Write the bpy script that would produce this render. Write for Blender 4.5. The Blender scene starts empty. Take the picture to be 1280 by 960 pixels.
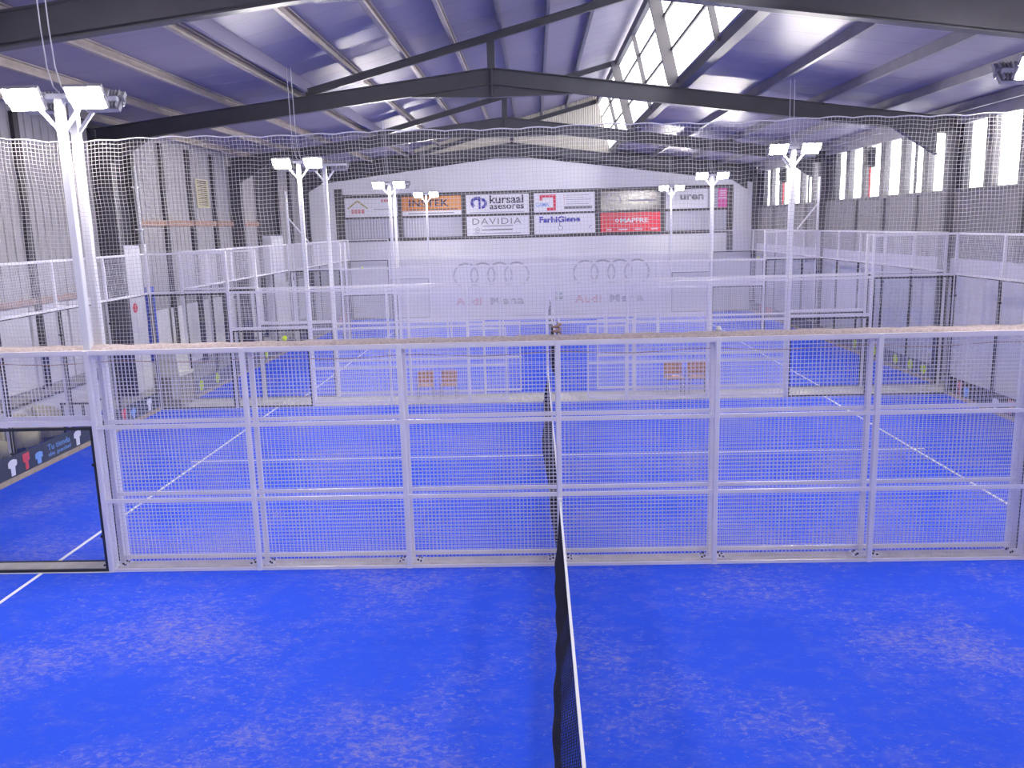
import bpy, bmesh, math, random
from mathutils import Vector, Matrix
random.seed(7)
S = bpy.context.scene
COL = S.collection

# ------------------------------------------------------------------ camera
cam_d = bpy.data.cameras.new('camera'); cam = bpy.data.objects.new('camera', cam_d); COL.objects.link(cam)
F_PX = 1049.3
YAW, PIT, ROL = 0.0315, 0.1848, -0.0263
_c, _s = math.cos(YAW), math.sin(YAW)
R0 = Vector((_c, _s, 0)); F0 = Vector((-_s, _c, 0)); Z0 = Vector((0, 0, 1))
FW = F0 * math.cos(PIT) - Z0 * math.sin(PIT)
UP = Z0 * math.cos(PIT) + F0 * math.sin(PIT)
RC = R0 * math.cos(ROL) + UP * math.sin(ROL)
UC = UP * math.cos(ROL) - R0 * math.sin(ROL)
m3 = Matrix((RC, UC, -FW)).transposed()
cam.matrix_world = Matrix.Translation((-0.254, -0.44, 4.41)) @ m3.to_4x4()
cam_d.sensor_fit = 'HORIZONTAL'; cam_d.sensor_width = 36.0; cam_d.lens = F_PX * 36.0 / 1280.0
cam_d.clip_start = 0.05; cam_d.clip_end = 300
S.camera = cam

# ------------------------------------------------------------------ light of the place
WORLD_STRENGTH = 7.0
LAMP_STRENGTH = 365.0
w = bpy.data.worlds.new('sky'); S.world = w; w.use_nodes = True
bg = w.node_tree.nodes['Background']
bg.inputs[0].default_value = (1.0, 0.97, 0.96, 1); bg.inputs[1].default_value = WORLD_STRENGTH
S.view_settings.view_transform = 'Standard'; S.view_settings.look = 'None'
S.view_settings.gamma = 1.0; S.view_settings.exposure = 0.0; S.view_settings.use_curve_mapping = False
S.cycles.transparent_max_bounces = 40
S.cycles.max_bounces = 8; S.cycles.diffuse_bounces = 5; S.cycles.glossy_bounces = 3
S.cycles.sample_clamp_indirect = 6.0
S.cycles.use_denoising = True

# ------------------------------------------------------------------ materials
MATS = {}
def nmat(name):
    m = bpy.data.materials.new(name); m.use_nodes = True
    nt = m.node_tree; b = nt.nodes['Principled BSDF']; MATS[name] = m
    return m, nt, b
def plain(name, col, rough=0.5, metal=0.0, var=0.0, scale=3.0, bump=0.0, emit=0.0, spec=0.5):
    m, nt, b = nmat(name)
    b.inputs['Base Color'].default_value = (*col, 1); b.inputs['Roughness'].default_value = rough
    b.inputs['Metallic'].default_value = metal; b.inputs['Specular IOR Level'].default_value = spec
    if var or bump:
        tc = nt.nodes.new('ShaderNodeTexCoord'); no = nt.nodes.new('ShaderNodeTexNoise')
        no.inputs['Scale'].default_value = scale; no.inputs['Detail'].default_value = 5
        nt.links.new(tc.outputs['Object'], no.inputs['Vector'])
        if var:
            rp = nt.nodes.new('ShaderNodeValToRGB')
            rp.color_ramp.elements[0].position = 0.3; rp.color_ramp.elements[1].position = 0.7
            rp.color_ramp.elements[0].color = (*[c * (1 - var) for c in col], 1)
            rp.color_ramp.elements[1].color = (*[min(1, c * (1 + var * 0.5)) for c in col], 1)
            nt.links.new(no.outputs['Fac'], rp.inputs['Fac']); nt.links.new(rp.outputs['Color'], b.inputs['Base Color'])
        if bump:
            bp = nt.nodes.new('ShaderNodeBump'); bp.inputs['Strength'].default_value = bump
            nt.links.new(no.outputs['Fac'], bp.inputs['Height']); nt.links.new(bp.outputs['Normal'], b.inputs['Normal'])
    if emit:
        b.inputs['Emission Color'].default_value = (*col, 1); b.inputs['Emission Strength'].default_value = emit
    return m
def glass(name, tint, refl=0.06):
    m, nt, b = nmat(name); nt.nodes.remove(b)
    out = nt.nodes['Material Output']
    t = nt.nodes.new('ShaderNodeBsdfTransparent'); t.inputs[0].default_value = (*tint, 1)
    g = nt.nodes.new('ShaderNodeBsdfGlossy'); g.inputs['Roughness'].default_value = 0.02
    lw = nt.nodes.new('ShaderNodeLayerWeight'); lw.inputs['Blend'].default_value = 0.5
    pw = nt.nodes.new('ShaderNodeMath'); pw.operation = 'POWER'; pw.inputs[1].default_value = 5.0
    nt.links.new(lw.outputs['Facing'], pw.inputs[0])
    mr = nt.nodes.new('ShaderNodeMapRange'); mr.inputs[3].default_value = refl * 0.4; mr.inputs[4].default_value = 0.4
    nt.links.new(pw.outputs[0], mr.inputs[0])
    mx = nt.nodes.new('ShaderNodeMixShader')
    nt.links.new(mr.outputs[0], mx.inputs[0]); nt.links.new(t.outputs[0], mx.inputs[1]); nt.links.new(g.outputs[0], mx.inputs[2])
    nt.links.new(mx.outputs[0], out.inputs['Surface'])
    return m
plain('white_steel', (0.80, 0.78, 0.84), 0.35, var=0.06, scale=2)
plain('wire', (0.78, 0.76, 0.84), 0.45)
plain('net_cord', (0.64, 0.61, 0.62), 0.8)
plain('hem', (0.46, 0.39, 0.40), 0.9, var=0.3, scale=30, bump=0.5)
plain('lamp_white', (0.82, 0.82, 0.86), 0.35)
plain('lamp_grey', (0.35, 0.34, 0.38), 0.5)
plain('seal', (0.03, 0.035, 0.045), 0.5)
plain('clamp', (0.04, 0.04, 0.05), 0.4, 0.5)
plain('kerb', (0.72, 0.66, 0.60), 0.85, var=0.18, scale=5, bump=0.2)
plain('concrete', (0.52, 0.50, 0.46), 0.85, var=0.15, scale=3, bump=0.15)
plain('line_white', (0.86, 0.86, 0.88), 0.8)
plain('court_net_black', (0.012, 0.012, 0.03), 0.85)
plain('tape_white', (0.82, 0.82, 0.84), 0.7)
plain('steel_dark', (0.055, 0.055, 0.072), 0.42, 0.25, var=0.15, scale=2)
plain('purlin', (0.42, 0.37, 0.34), 0.5, 0.2, var=0.15, scale=3)  # tan of the daylight on the left purlins put into the colour
plain('purlin_shade', (0.22, 0.21, 0.25), 0.45, 0.2, var=0.15, scale=3)  # same purlins out of that daylight, the shade put into the colour
plain('mullion_grey', (0.13, 0.12, 0.13), 0.5)
plain('wall_mid', (0.24, 0.23, 0.245), 0.7, var=0.12, scale=2)
plain('column_grey', (0.13, 0.125, 0.14), 0.55, var=0.1)
plain('bounce_sheet', (0.78, 0.78, 0.78), 0.5)
plain('edge_beam', (0.10, 0.10, 0.12), 0.45, 0.2)
plain('cladding_white', (0.76, 0.75, 0.80), 0.5, var=0.04, scale=1.5)
plain('wall_grey', (0.40, 0.38, 0.40), 0.7, var=0.12, scale=2)
plain('wall_dark', (0.05, 0.05, 0.065), 0.7, var=0.2, scale=2)
plain('wall_white', (0.66, 0.65, 0.74), 0.6, var=0.08, scale=2)
plain('board_white', (0.82, 0.79, 0.82), 0.4, var=0.05, scale=2)
plain('post_dark', (0.045, 0.043, 0.055), 0.5, 0.3)
plain('girt', (0.42, 0.26, 0.20), 0.7, var=0.25, scale=4)
plain('louvre', (0.70, 0.64, 0.42), 0.6)
plain('band_dark', (0.10, 0.09, 0.09), 0.6)
plain('poly_grey', (0.46, 0.46, 0.54), 0.5)
plain('sign_white', (0.80, 0.79, 0.84), 0.3)
plain('sign_orange', (0.80, 0.30, 0.07), 0.35)
plain('sign_red', (0.75, 0.03, 0.06), 0.35)
plain('sign_pink', (0.72, 0.12, 0.40), 0.4)
plain('sign_dark', (0.16, 0.15, 0.15), 0.18)
plain('ink_dark', (0.06, 0.05, 0.09), 0.6)
plain('ink_grey', (0.22, 0.22, 0.24), 0.6)
plain('ink_silver', (0.38, 0.37, 0.43), 0.5)
plain('ink_blue', (0.08, 0.08, 0.42), 0.6)
plain('ink_sky', (0.20, 0.40, 0.80), 0.6)
plain('ink_red', (0.72, 0.07, 0.12), 0.6)
plain('ink_rust', (0.62, 0.22, 0.24), 0.6)
plain('ink_olive', (0.42, 0.36, 0.12), 0.6)
plain('exit_green', (0.0, 0.20, 0.06), 0.4)
plain('banner_slate', (0.035, 0.05, 0.085), 0.45, var=0.2, scale=2)
plain('banner_black', (0.02, 0.02, 0.022), 0.45)
plain('banner_grey', (0.14, 0.14, 0.20), 0.5)
plain('banner_blue', (0.03, 0.12, 0.30), 0.5)
plain('sand_strip', (0.45, 0.36, 0.26), 0.9, var=0.2, scale=6)
plain('ball_yellow', (0.62, 0.78, 0.05), 0.9)
plain('ball_pale', (0.80, 0.80, 0.72), 0.9)
plain('seat_wood', (0.50, 0.22, 0.07), 0.4, var=0.2, scale=8)
plain('chrome', (0.55, 0.55, 0.58), 0.25, 0.9)
plain('beige', (0.52, 0.47, 0.34), 0.8, var=0.12, scale=6)
plain('cream', (0.66, 0.63, 0.52), 0.6, var=0.08, scale=4)
plain('brown_grey', (0.28, 0.25, 0.22), 0.7)
plain('counter_top', (0.36, 0.33, 0.31), 0.5)
plain('pad_blue', (0.05, 0.10, 0.60), 0.6)
plain('pipe_red', (0.55, 0.03, 0.04), 0.4)
plain('heater_dark', (0.05, 0.05, 0.06), 0.5)
plain('cable', (0.60, 0.60, 0.66), 0.6)
plain('rope', (0.76, 0.74, 0.78), 0.8)
glass('court_glass', (0.965, 0.97, 0.975))
glass('window_glass', (0.96, 0.97, 0.98))
# roof sheet: painted metal, slightly glossy with fine ribs
m, nt, b = nmat('roof_sheet')
b.inputs['Base Color'].default_value = (0.25, 0.23, 0.31, 1); b.inputs['Roughness'].default_value = 0.42
b.inputs['Specular IOR Level'].default_value = 0.15
tc = nt.nodes.new('ShaderNodeTexCoord'); wv = nt.nodes.new('ShaderNodeTexWave'); wv.bands_direction = 'Y'
wv.inputs['Scale'].default_value = 3.2; wv.inputs['Distortion'].default_value = 0.3
nt.links.new(tc.outputs['Object'], wv.inputs['Vector'])
bp = nt.nodes.new('ShaderNodeBump'); bp.inputs['Strength'].default_value = 0.08; bp.inputs['Distance'].default_value = 0.02
nt.links.new(wv.outputs['Fac'], bp.inputs['Height']); nt.links.new(bp.outputs['Normal'], b.inputs['Normal'])
# translucent corrugated sheet
m, nt, b = nmat('poly_sheet'); nt.nodes.remove(b); out = nt.nodes['Material Output']
tr = nt.nodes.new('ShaderNodeBsdfTranslucent'); tr.inputs[0].default_value = (0.16, 0.15, 0.14, 1)
df = nt.nodes.new('ShaderNodeBsdfDiffuse'); df.inputs[0].default_value = (0.40, 0.38, 0.36, 1)
mx = nt.nodes.new('ShaderNodeMixShader'); mx.inputs[0].default_value = 0.75
nt.links.new(tr.outputs[0], mx.inputs[1]); nt.links.new(df.outputs[0], mx.inputs[2]); nt.links.new(mx.outputs[0], out.inputs['Surface'])
# lamp lens
m, nt, b = nmat('lamp_lens'); nt.nodes.remove(b); out = nt.nodes['Material Output']
em = nt.nodes.new('ShaderNodeEmission'); em.inputs[0].default_value = (1.0, 0.93, 0.88, 1); em.inputs[1].default_value = LAMP_STRENGTH
nt.links.new(em.outputs[0], out.inputs['Surface'])
# blue sand-dressed turf
m, nt, b = nmat('turf')
b.inputs['Roughness'].default_value = 0.85; b.inputs['Specular IOR Level'].default_value = 0.2
tc = nt.nodes.new('ShaderNodeTexCoord')
mp = nt.nodes.new('ShaderNodeMapping'); mp.inputs['Scale'].default_value = (1.0, 1.5, 1.0); mp.inputs['Rotation'].default_value = (0, 0, 0.25)
nt.links.new(tc.outputs['Object'], mp.inputs['Vector'])
n1 = nt.nodes.new('ShaderNodeTexNoise'); n1.inputs['Scale'].default_value = 12.0; n1.inputs['Detail'].default_value = 8; n1.inputs['Roughness'].default_value = 0.82
n1.inputs['Distortion'].default_value = 0.5
n2 = nt.nodes.new('ShaderNodeTexNoise'); n2.inputs['Scale'].default_value = 0.55; n2.inputs['Detail'].default_value = 3
nt.links.new(mp.outputs[0], n1.inputs['Vector']); nt.links.new(tc.outputs['Object'], n2.inputs['Vector'])
r2 = nt.nodes.new('ShaderNodeMapRange'); r2.inputs[1].default_value = 0.35; r2.inputs[2].default_value = 0.7
r2.inputs[3].default_value = -0.06; r2.inputs[4].default_value = 0.10
nt.links.new(n2.outputs['Fac'], r2.inputs[0])
ad = nt.nodes.new('ShaderNodeMath'); ad.operation = 'ADD'
nt.links.new(n1.outputs['Fac'], ad.inputs[0]); nt.links.new(r2.outputs[0], ad.inputs[1])
rp = nt.nodes.new('ShaderNodeValToRGB'); rp.color_ramp.elements[0].position = 0.54; rp.color_ramp.elements[1].position = 0.88
rp.color_ramp.elements[0].color = (0, 0, 0, 1); rp.color_ramp.elements[1].color = (0.8, 0.8, 0.8, 1)
nt.links.new(ad.outputs[0], rp.inputs['Fac'])
mc = nt.nodes.new('ShaderNodeMix'); mc.data_type = 'RGBA'
mc.inputs[6].default_value = (0.022, 0.092, 0.78, 1); mc.inputs[7].default_value = (0.54, 0.44, 0.40, 1)
n4 = nt.nodes.new('ShaderNodeTexNoise'); n4.inputs['Scale'].default_value = 3.2; n4.inputs['Detail'].default_value = 9; n4.inputs['Roughness'].default_value = 0.7
nt.links.new(mp.outputs[0], n4.inputs['Vector'])
a4 = nt.nodes.new('ShaderNodeMath'); a4.operation = 'ADD'
nt.links.new(n4.outputs['Fac'], a4.inputs[0]); nt.links.new(r2.outputs[0], a4.inputs[1])
r4 = nt.nodes.new('ShaderNodeMapRange'); r4.inputs[1].default_value = 0.46; r4.inputs[2].default_value = 0.85; r4.inputs[3].default_value = 0.0; r4.inputs[4].default_value = 0.16
nt.links.new(a4.outputs[0], r4.inputs[0])
mxm = nt.nodes.new('ShaderNodeMath'); mxm.operation = 'ADD'
nt.links.new(rp.outputs['Color'], mxm.inputs[0]); nt.links.new(r4.outputs[0], mxm.inputs[1])
nt.links.new(mxm.outputs[0], mc.inputs[0]); nt.links.new(mc.outputs[2], b.inputs['Base Color'])
n3 = nt.nodes.new('ShaderNodeTexNoise'); n3.inputs['Scale'].default_value = 90; n3.inputs['Detail'].default_value = 2
nt.links.new(tc.outputs['Object'], n3.inputs['Vector'])
bp = nt.nodes.new('ShaderNodeBump'); bp.inputs['Strength'].default_value = 0.25; bp.inputs['Distance'].default_value = 0.01
nt.links.new(n3.outputs['Fac'], bp.inputs['Height']); nt.links.new(bp.outputs['Normal'], b.inputs['Normal'])

# ------------------------------------------------------------------ mesh helpers
class MB:
    def __init__(s): s.v = []; s.f = []
    def box(s, x0, x1, y0, y1, z0, z1):
        i = len(s.v)
        s.v += [(x0,y0,z0),(x1,y0,z0),(x1,y1,z0),(x0,y1,z0),(x0,y0,z1),(x1,y0,z1),(x1,y1,z1),(x0,y1,z1)]
        s.f += [(i,i+3,i+2,i+1),(i+4,i+5,i+6,i+7),(i,i+1,i+5,i+4),(i+1,i+2,i+6,i+5),(i+2,i+3,i+7,i+6),(i+3,i,i+4,i+7)]
        return s
    def prism(s, pts, axis, a, b):
        """polygon pts (2D) extruded along axis (0,1,2) from a to b"""
        n = len(pts); i = len(s.v)
        def mk(p, t):
            if axis == 1: return (p[0], t, p[1])
            if axis == 0: return (t, p[0], p[1])
            return (p[0], p[1], t)
        s.v += [mk(p, a) for p in pts] + [mk(p, b) for p in pts]
        s.f += [tuple(range(i, i+n)), tuple(range(i+2*n-1, i+n-1, -1))]
        for k in range(n): s.f.append((i+k, i+(k+1)%n, i+n+(k+1)%n, i+n+k))
        return s
    def tube(s, pts, r, n=6, cap=True):
        pts = [Vector(p) for p in pts]; rings = []
        for k, p in enumerate(pts):
            d = (pts[min(k+1, len(pts)-1)] - pts[max(k-1, 0)])
            if d.length < 1e-9: d = Vector((0,0,1))
            d.normalize()
            u = d.cross(Vector((0,0,1)))
            if u.length < 1e-3: u = d.cross(Vector((0,1,0)))
            u.normalize(); vv = d.cross(u)
            rr = r[k] if isinstance(r, (list, tuple)) else r
            i = len(s.v)
            for q in range(n):
                a = 2*math.pi*q/n + math.pi/n
                s.v.append(tuple(p + (u*math.cos(a) + vv*math.sin(a))*rr))
            rings.append(i)
        for a, b in zip(rings, rings[1:]):
            for q in range(n): s.f.append((a+q, a+(q+1)%n, b+(q+1)%n, b+q))
        if cap:
            s.f.append(tuple(rings[0]+q for q in range(n-1,-1,-1))); s.f.append(tuple(rings[-1]+q for q in range(n)))
        return s
    def bar(s, a, b, wid, hei=None):
        """square bar between two points"""
        hei = hei or wid
        a = Vector(a); b = Vector(b); d = (b-a).normalized()
        u = d.cross(Vector((0,0,1)))
        if u.length < 1e-3: u = Vector((1,0,0))
        u.normalize(); vv = u.cross(d).normalized()
        i = len(s.v)
        for p in (a, b):
            for su, sv in ((-1,-1),(1,-1),(1,1),(-1,1)):
                s.v.append(tuple(p + u*su*wid/2 + vv*sv*hei/2))
        s.f += [(i+3,i+2,i+1,i),(i+4,i+5,i+6,i+7)]
        for k in range(4): s.f.append((i+k, i+(k+1)%4, i+4+(k+1)%4, i+4+k))
        return s
    def sphere(s, c, r, nu=12, nv=8, sc=(1,1,1)):
        i = len(s.v)
        for a in range(1, nv):
            th = math.pi*a/nv
            for q in range(nu):
                ph = 2*math.pi*q/nu
                s.v.append((c[0]+r*sc[0]*math.sin(th)*math.cos(ph), c[1]+r*sc[1]*math.sin(th)*math.sin(ph), c[2]+r*sc[2]*math.cos(th)))
        t = len(s.v); s.v += [(c[0],c[1],c[2]+r*sc[2]), (c[0],c[1],c[2]-r*sc[2])]
        for a in range(nv-2):
            for q in range(nu):
                s.f.append((i+a*nu+q, i+(a+1)*nu+q, i+(a+1)*nu+(q+1)%nu, i+a*nu+(q+1)%nu))
        for q in range(nu):
            s.f.append((t, i+q, i+(q+1)%nu)); s.f.append((t+1, i+(nv-2)*nu+(q+1)%nu, i+(nv-2)*nu+q))
        return s
    def mesh(s, name, mat, smooth=False):
        me = bpy.data.meshes.new(name); me.from_pydata(s.v, [], s.f); me.update()
        if mat: me.materials.append(MATS[mat])
        if smooth:
            for p in me.polygons: p.use_smooth = True
        return me
    def build(s, name, mat, parent=None, loc=(0,0,0), smooth=False, kind=None, label=None):
        return put(name, s.mesh(name, mat, smooth), parent, loc, kind=kind, label=label)
def put(name, me, parent=None, loc=(0,0,0), rot=None, kind=None, label=None):
    o = bpy.data.objects.new(name, me); COL.objects.link(o); o.location = loc
    if rot: o.rotation_euler = rot
    if parent: o.parent = parent
    if kind: o['kind'] = kind
    if label: o['label'] = label
    return o
def tag(o, label, cat=None, group=None, kind=None):
    o['label'] = label
    if cat: o['category'] = cat
    if group: o['group'] = group
    if kind: o['kind'] = kind
    return o
def thing(name, label, cat, loc=(0,0,0), rz=0, group=None):
    o = bpy.data.objects.new(name, None); COL.objects.link(o); o.location = loc; o.rotation_euler = (0,0,rz)
    o.empty_display_size = 0.1
    return tag(o, label, cat, group)
def structure(name, loc=(0,0,0), label=None):
    o = bpy.data.objects.new(name, None); COL.objects.link(o); o.location = loc; o['kind'] = 'structure'
    if label: o['label'] = label
    return o
CACHE = {}
def cached(key, fn):
    if key not in CACHE: CACHE[key] = fn()
    return CACHE[key]
def boxmesh(key, dims, mat, bev=0.0):
    """box centred in x,y with its base at z=0"""
    def mk():
        x, y, z = dims
        if not bev: return MB().box(-x/2, x/2, -y/2, y/2, 0, z).mesh(key, mat)
        bm = bmesh.new(); bmesh.ops.create_cube(bm, size=1)
        bmesh.ops.scale(bm, vec=(x, y, z), verts=bm.verts); bmesh.ops.translate(bm, vec=(0, 0, z/2), verts=bm.verts)
        bmesh.ops.bevel(bm, geom=bm.edges[:], offset=bev, segments=1, affect='EDGES')
        me = bpy.data.meshes.new(key); bm.to_mesh(me); bm.free(); me.materials.append(MATS[mat]); return me
    return cached((key, dims, mat, bev), mk)
def text_mesh(txt, wid, hei, mat, depth=0.006, bold=0.0, space=1.0):
    """lettering in the x-z plane facing -y, fitted to wid x hei, lower-left at the origin"""
    cu = bpy.data.curves.new('lettering', 'FONT'); cu.body = txt; cu.size = 1.0; cu.extrude = 0.01; cu.offset = bold; cu.space_character = space
    cu.resolution_u = 3
    ob = bpy.data.objects.new('lettering', cu); COL.objects.link(ob)
    dg = bpy.context.evaluated_depsgraph_get(); dg.update()
    me = bpy.data.meshes.new_from_object(ob.evaluated_get(dg)); bpy.data.objects.remove(ob); bpy.data.curves.remove(cu)
    xs = [v.co.x for v in me.vertices]; ys = [v.co.y for v in me.vertices]; zs = [v.co.z for v in me.vertices]
    sx = wid/(max(xs)-min(xs)); sy = hei/(max(ys)-min(ys)); sz = depth/max(1e-6, max(zs)-min(zs))
    x0, y0, z0 = min(xs), min(ys), min(zs)
    for v in me.vertices:
        x, y, z = v.co; v.co = ((x-x0)*sx, -(z-z0)*sz, (y-y0)*sy)
    me.materials.clear(); me.materials.append(MATS[mat]); me.name = 'lettering'
    return me

# ------------------------------------------------------------------ layout (metres; X along the courts, Y away from the camera)
WL, WR, YB, YF = -12.0, 10.75, 42.5, -6.0
RIDX, RIDZ, SL, SR = -1.3, 8.49, 0.115, 0.1325
def rafter_top(x): return RIDZ - (SL*(RIDX-x) if x < RIDX else SR*(x-RIDX))
MX0, MZ0, MX1, MZ1 = -6.2, 8.10, 2.85, 10.40       # raised rafters of the roof monitor
def mon_top(x): return MZ0 + (MZ1-MZ0)*(x-MX0)/(MX1-MX0)
GX0, GZ0, GX1, GZ1 = 2.95, 10.42, 3.55, 7.98       # tilted glazing of the monitor
FRAMES = (12.5, 22.5, 32.5, 42.3)
COURTS = [(0.0, 10.0, 0.0), (10.31, 20.52, 0.0), (21.75, 31.60, 0.33), (31.95, 41.65, 0.44)]

# ------------------------------------------------------------------ floor
fl = MB().box(WL-0.2, WR+0.2, YF-0.2, YB+0.2, -0.3, 0.0).build('floor', 'concrete', kind='structure')
fl['label'] = 'sand coloured concrete slab under the padel courts'
TURF_LABEL = ['blue sand-dressed turf on the near side of the hanging net', 'blue turf between the hanging net and the walkway with chairs',
              'blue turf beyond the walkway with chairs', 'blue turf in front of the sponsor wall']
for k, (y0, y1, dx) in enumerate(COURTS):
    cy = (y0+y1)/2
    t = MB().box(-9.97, 9.97, y0-cy+0.02, y1-cy-0.02, 0, 0.012).build('floor_turf', 'turf', loc=(dx, cy, 0.001), kind='structure', label=TURF_LABEL[k])
    hw = (y1-y0)/2-0.03
    for sx in (-1, 1):
        MB().box(sx*6.95-0.025, sx*6.95+0.025, -hw, hw, 0.012, 0.016).build('court_line', 'line_white', t)
    MB().box(-7.15, 7.15, -0.025, 0.025, 0.0125, 0.0165).build('court_line', 'line_white', t)
MB().box(WL+0.01, -10.12, 8.0, 20.5, 0, 0.012).build('floor_turf', 'turf', loc=(0, 0, 0.001), kind='structure', label='strip of blue turf behind the court end by the counter')
for ya, yb, dx in ((10.04, 10.27, 0.0), (31.66, 31.89, 0.38)):
    MB().box(-9.9, 9.9, 0, yb-ya, 0, 0.05).build('trim_kerb', 'kerb', loc=(dx, ya, 0), kind='structure')

# ------------------------------------------------------------------ walls
# far wall
wb = structure('wall_back', (0, YB, 0), 'white ribbed gable wall carrying the sponsor signs')
def ribbed(x0, x1, z0, z1fn, step, depth, n=80):
    """white cladding of horizontal boards with recessed joints; the top follows z1fn"""
    mb = MB(); z = z0
    zmax = max(z1fn(x0), z1fn(x1), z1fn(RIDX))
    while z < zmax - 0.01:
        zt = z + step
        if zt <= min(z1fn(x0), z1fn(x1)):
            mb.box(x0, x1, -depth, 0.0, z, zt-0.012); mb.box(x0, x1, -depth+0.012, 0.0, zt-0.012, zt)
        else:
            for a in range(n):
                xa, xb = x0+(x1-x0)*a/n, x0+(x1-x0)*(a+1)/n
                if xa < RIDX < xb: ta = tb = min(zt, max(z1fn(xa), z1fn(xb)))
                else: ta, tb = min(zt, z1fn(xa)), min(zt, z1fn(xb))
                if max(ta, tb) > z+0.005:
                    ta, tb = max(ta, z), max(tb, z)
                    ga, gb = (0.012 if ta == zt else 0), (0.012 if tb == zt else 0)
                    mb.prism([(xa, z), (xb, z), (xb, tb-gb), (xa, ta-ga)], 1, -depth, 0)
                    if ga and gb: mb.box(xa, xb, -depth+0.012, 0, zt-0.012, zt)
        z = zt
    return mb
ribbed(WL, WR, 0.0, lambda x: 3.86, 0.25, 0.05).build('cladding', 'cladding_white', wb)
ribbed(WL, WR, 6.2, lambda x: rafter_top(x)-0.62, 0.25, 0.05).build('cladding', 'cladding_white', wb)
MB().box(WL, WR, 0.0, 0.1, 3.8, 6.25).build('backing', 'band_dark', wb)
MB().box(WL, WR, 0.02, 0.2, 0, 3.86).build('wall_core', 'wall_grey', wb)
mb = MB(); mb.prism([(WL, 6.2), (WR, 6.2), (WR, rafter_top(WR)+0.22), (GX1, rafter_top(GX1)+0.22), (GX1, rafter_top(GX1)-0.15), (RIDX, RIDZ-0.15), (MX0, rafter_top(MX0)-0.15), (MX0, rafter_top(MX0)+0.25), (WL, rafter_top(WL)+0.22)], 1, 0.02, 0.2)
mb.build('wall_core', 'wall_dark', wb)
for z0, z1 in ((3.86, 3.99), (5.0, 5.07), (6.06, 6.2)):
    MB().box(-10.27, 9.62, -0.06, 0.0, z0, z1).build('rail', 'band_dark', wb)
for xa, xb in ((-10.27, -9.86), (-7.11, -6.9), (-3.88, -3.68), (-0.5, -0.3), (2.78, 3.02), (6.05, 6.25), (9.32, 9.62)):
    MB().box(xa, xb, -0.07, 0.0, 3.99 if xa < 9 else 2.9, 6.06 if xa > -10 else 6.5).build('upright', 'band_dark', wb)
for xa, xb in ((WL, -10.27), (9.62, WR)):
    MB().box(xa, xb, -0.05, 0.0, 3.86, 6.2).build('wall_panel', 'cladding_white', wb)
# corrugated translucent gable of the monitor
mb = MB(); i0 = 0
xs = [MX0 + 0.055*k for k in range(int((GX1-MX0)/0.055)+2)]
for k, x in enumerate(xs):
    y = 0.03 if k % 2 else -0.01
    zb = rafter_top(x)-0.2; zt = max(zb+0.02, (mon_top(x)+0.23) if x < MX1 else GZ0+(GZ1-GZ0)*(x-GX0)/(GX1-GX0))
    mb.v += [(x, y, zb), (x, y, zt)]
    if k: mb.f.append((2*k-2, 2*k, 2*k+1, 2*k-1))
mb.build('corrugated_sheet', 'poly_sheet', wb)
# wall behind the photographer
wf = structure('wall_front', (0, YF, 0), 'plain wall behind the photographer')
mb = MB(); mb.prism([(WL, 0), (WR, 0), (WR, rafter_top(WR)+0.2), (GX1, GZ1), (GX0, GZ0+.2), (MX0, MZ0+.2), (WL, rafter_top(WL)+0.2)], 1, -0.2, 0)
mb.build('wall_panel', 'wall_white', wf)

# right wall: white below, grey above, window band under the eave
wr = structure('wall_right', (WR, 0, 0), 'side wall under the row of bright windows')
for k in range(16):
    ya, yb = YF + k*3.03, YF + (k+1)*3.03
    put('wall_panel', cached('rw_low', lambda: MB().box(0, 0.2, 0.006, 3.024, 0, 3.3).mesh('rw_low', 'wall_white')), wr, (0, ya, 0))
    put('wall_panel', cached('rw_mid', lambda: MB().box(0.01, 0.2, 0.006, 3.024, 3.3, 5.06).mesh('rw_mid', 'wall_mid')), wr, (0, ya, 0))
MB().box(0.0, 0.2, YF, YB, 6.72, 7.2).build('lintel', 'wall_grey', wr)
MB().box(-0.05, 0.2, YF, YB, 5.0, 5.08).build('sill', 'column_grey', wr)
PANES = [(22.85, 24.0), (24.35, 25.5), (25.85, 27.0), (27.35, 28.5), (28.85, 30.0), (30.35, 31.4)]
BAYS = [(-20.0, 'near'), (-9.35, 'a'), (0.0, 'b'), (9.7, 'c')]
ends = []
for n, (off, nm) in enumerate(BAYS):
    wn = structure('window_%d' % (n+1), (WR, 0, 0), 'row of tall bright window panes high on the side wall')
    ps = [(a+off, b_+off) for a, b_ in PANES]; ends.append((ps[0][0], ps[-1][1]))
    for k, (a, b_) in enumerate(ps):
        put('pane', cached(('wpane', round(b_-a, 2)), lambda: MB().box(0.08, 0.095, 0, b_-a, 5.08, 6.72).mesh('pane', 'window_glass')), wn, (0, a, 0))
        if k < 5:
            c = ps[k+1][0]
            put('mullion', cached(('wmul', round(c-b_, 2)), lambda: MB().box(0.0, 0.18, 0, c-b_, 5.08, 6.72).mesh('mullion', 'column_grey')), wn, (0, b_, 0))
    MB().box(0.05, 0.12, ps[1][0]+0.6, ps[1][0]+0.64, 5.08, 6.72).build('glazing_bar', 'post_dark', wn)
prev = YF
for a, b_ in ends + [(YB, YB)]:
    MB().box(0.0, 0.2, prev, a, 5.08, 6.72).build('wall_panel', 'wall_dark', wr); prev = b_
for y in (14.6, 16.9, 19.2, 24.6, 26.9, 29.2, 34.6, 36.9, 39.2):
    put('pilaster', cached('rw_pil', lambda: MB().box(-0.06, 0.0, -0.09, 0.09, 3.3, 5.0).mesh('pilaster', 'column_grey')), wr, (0, y, 0))

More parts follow.
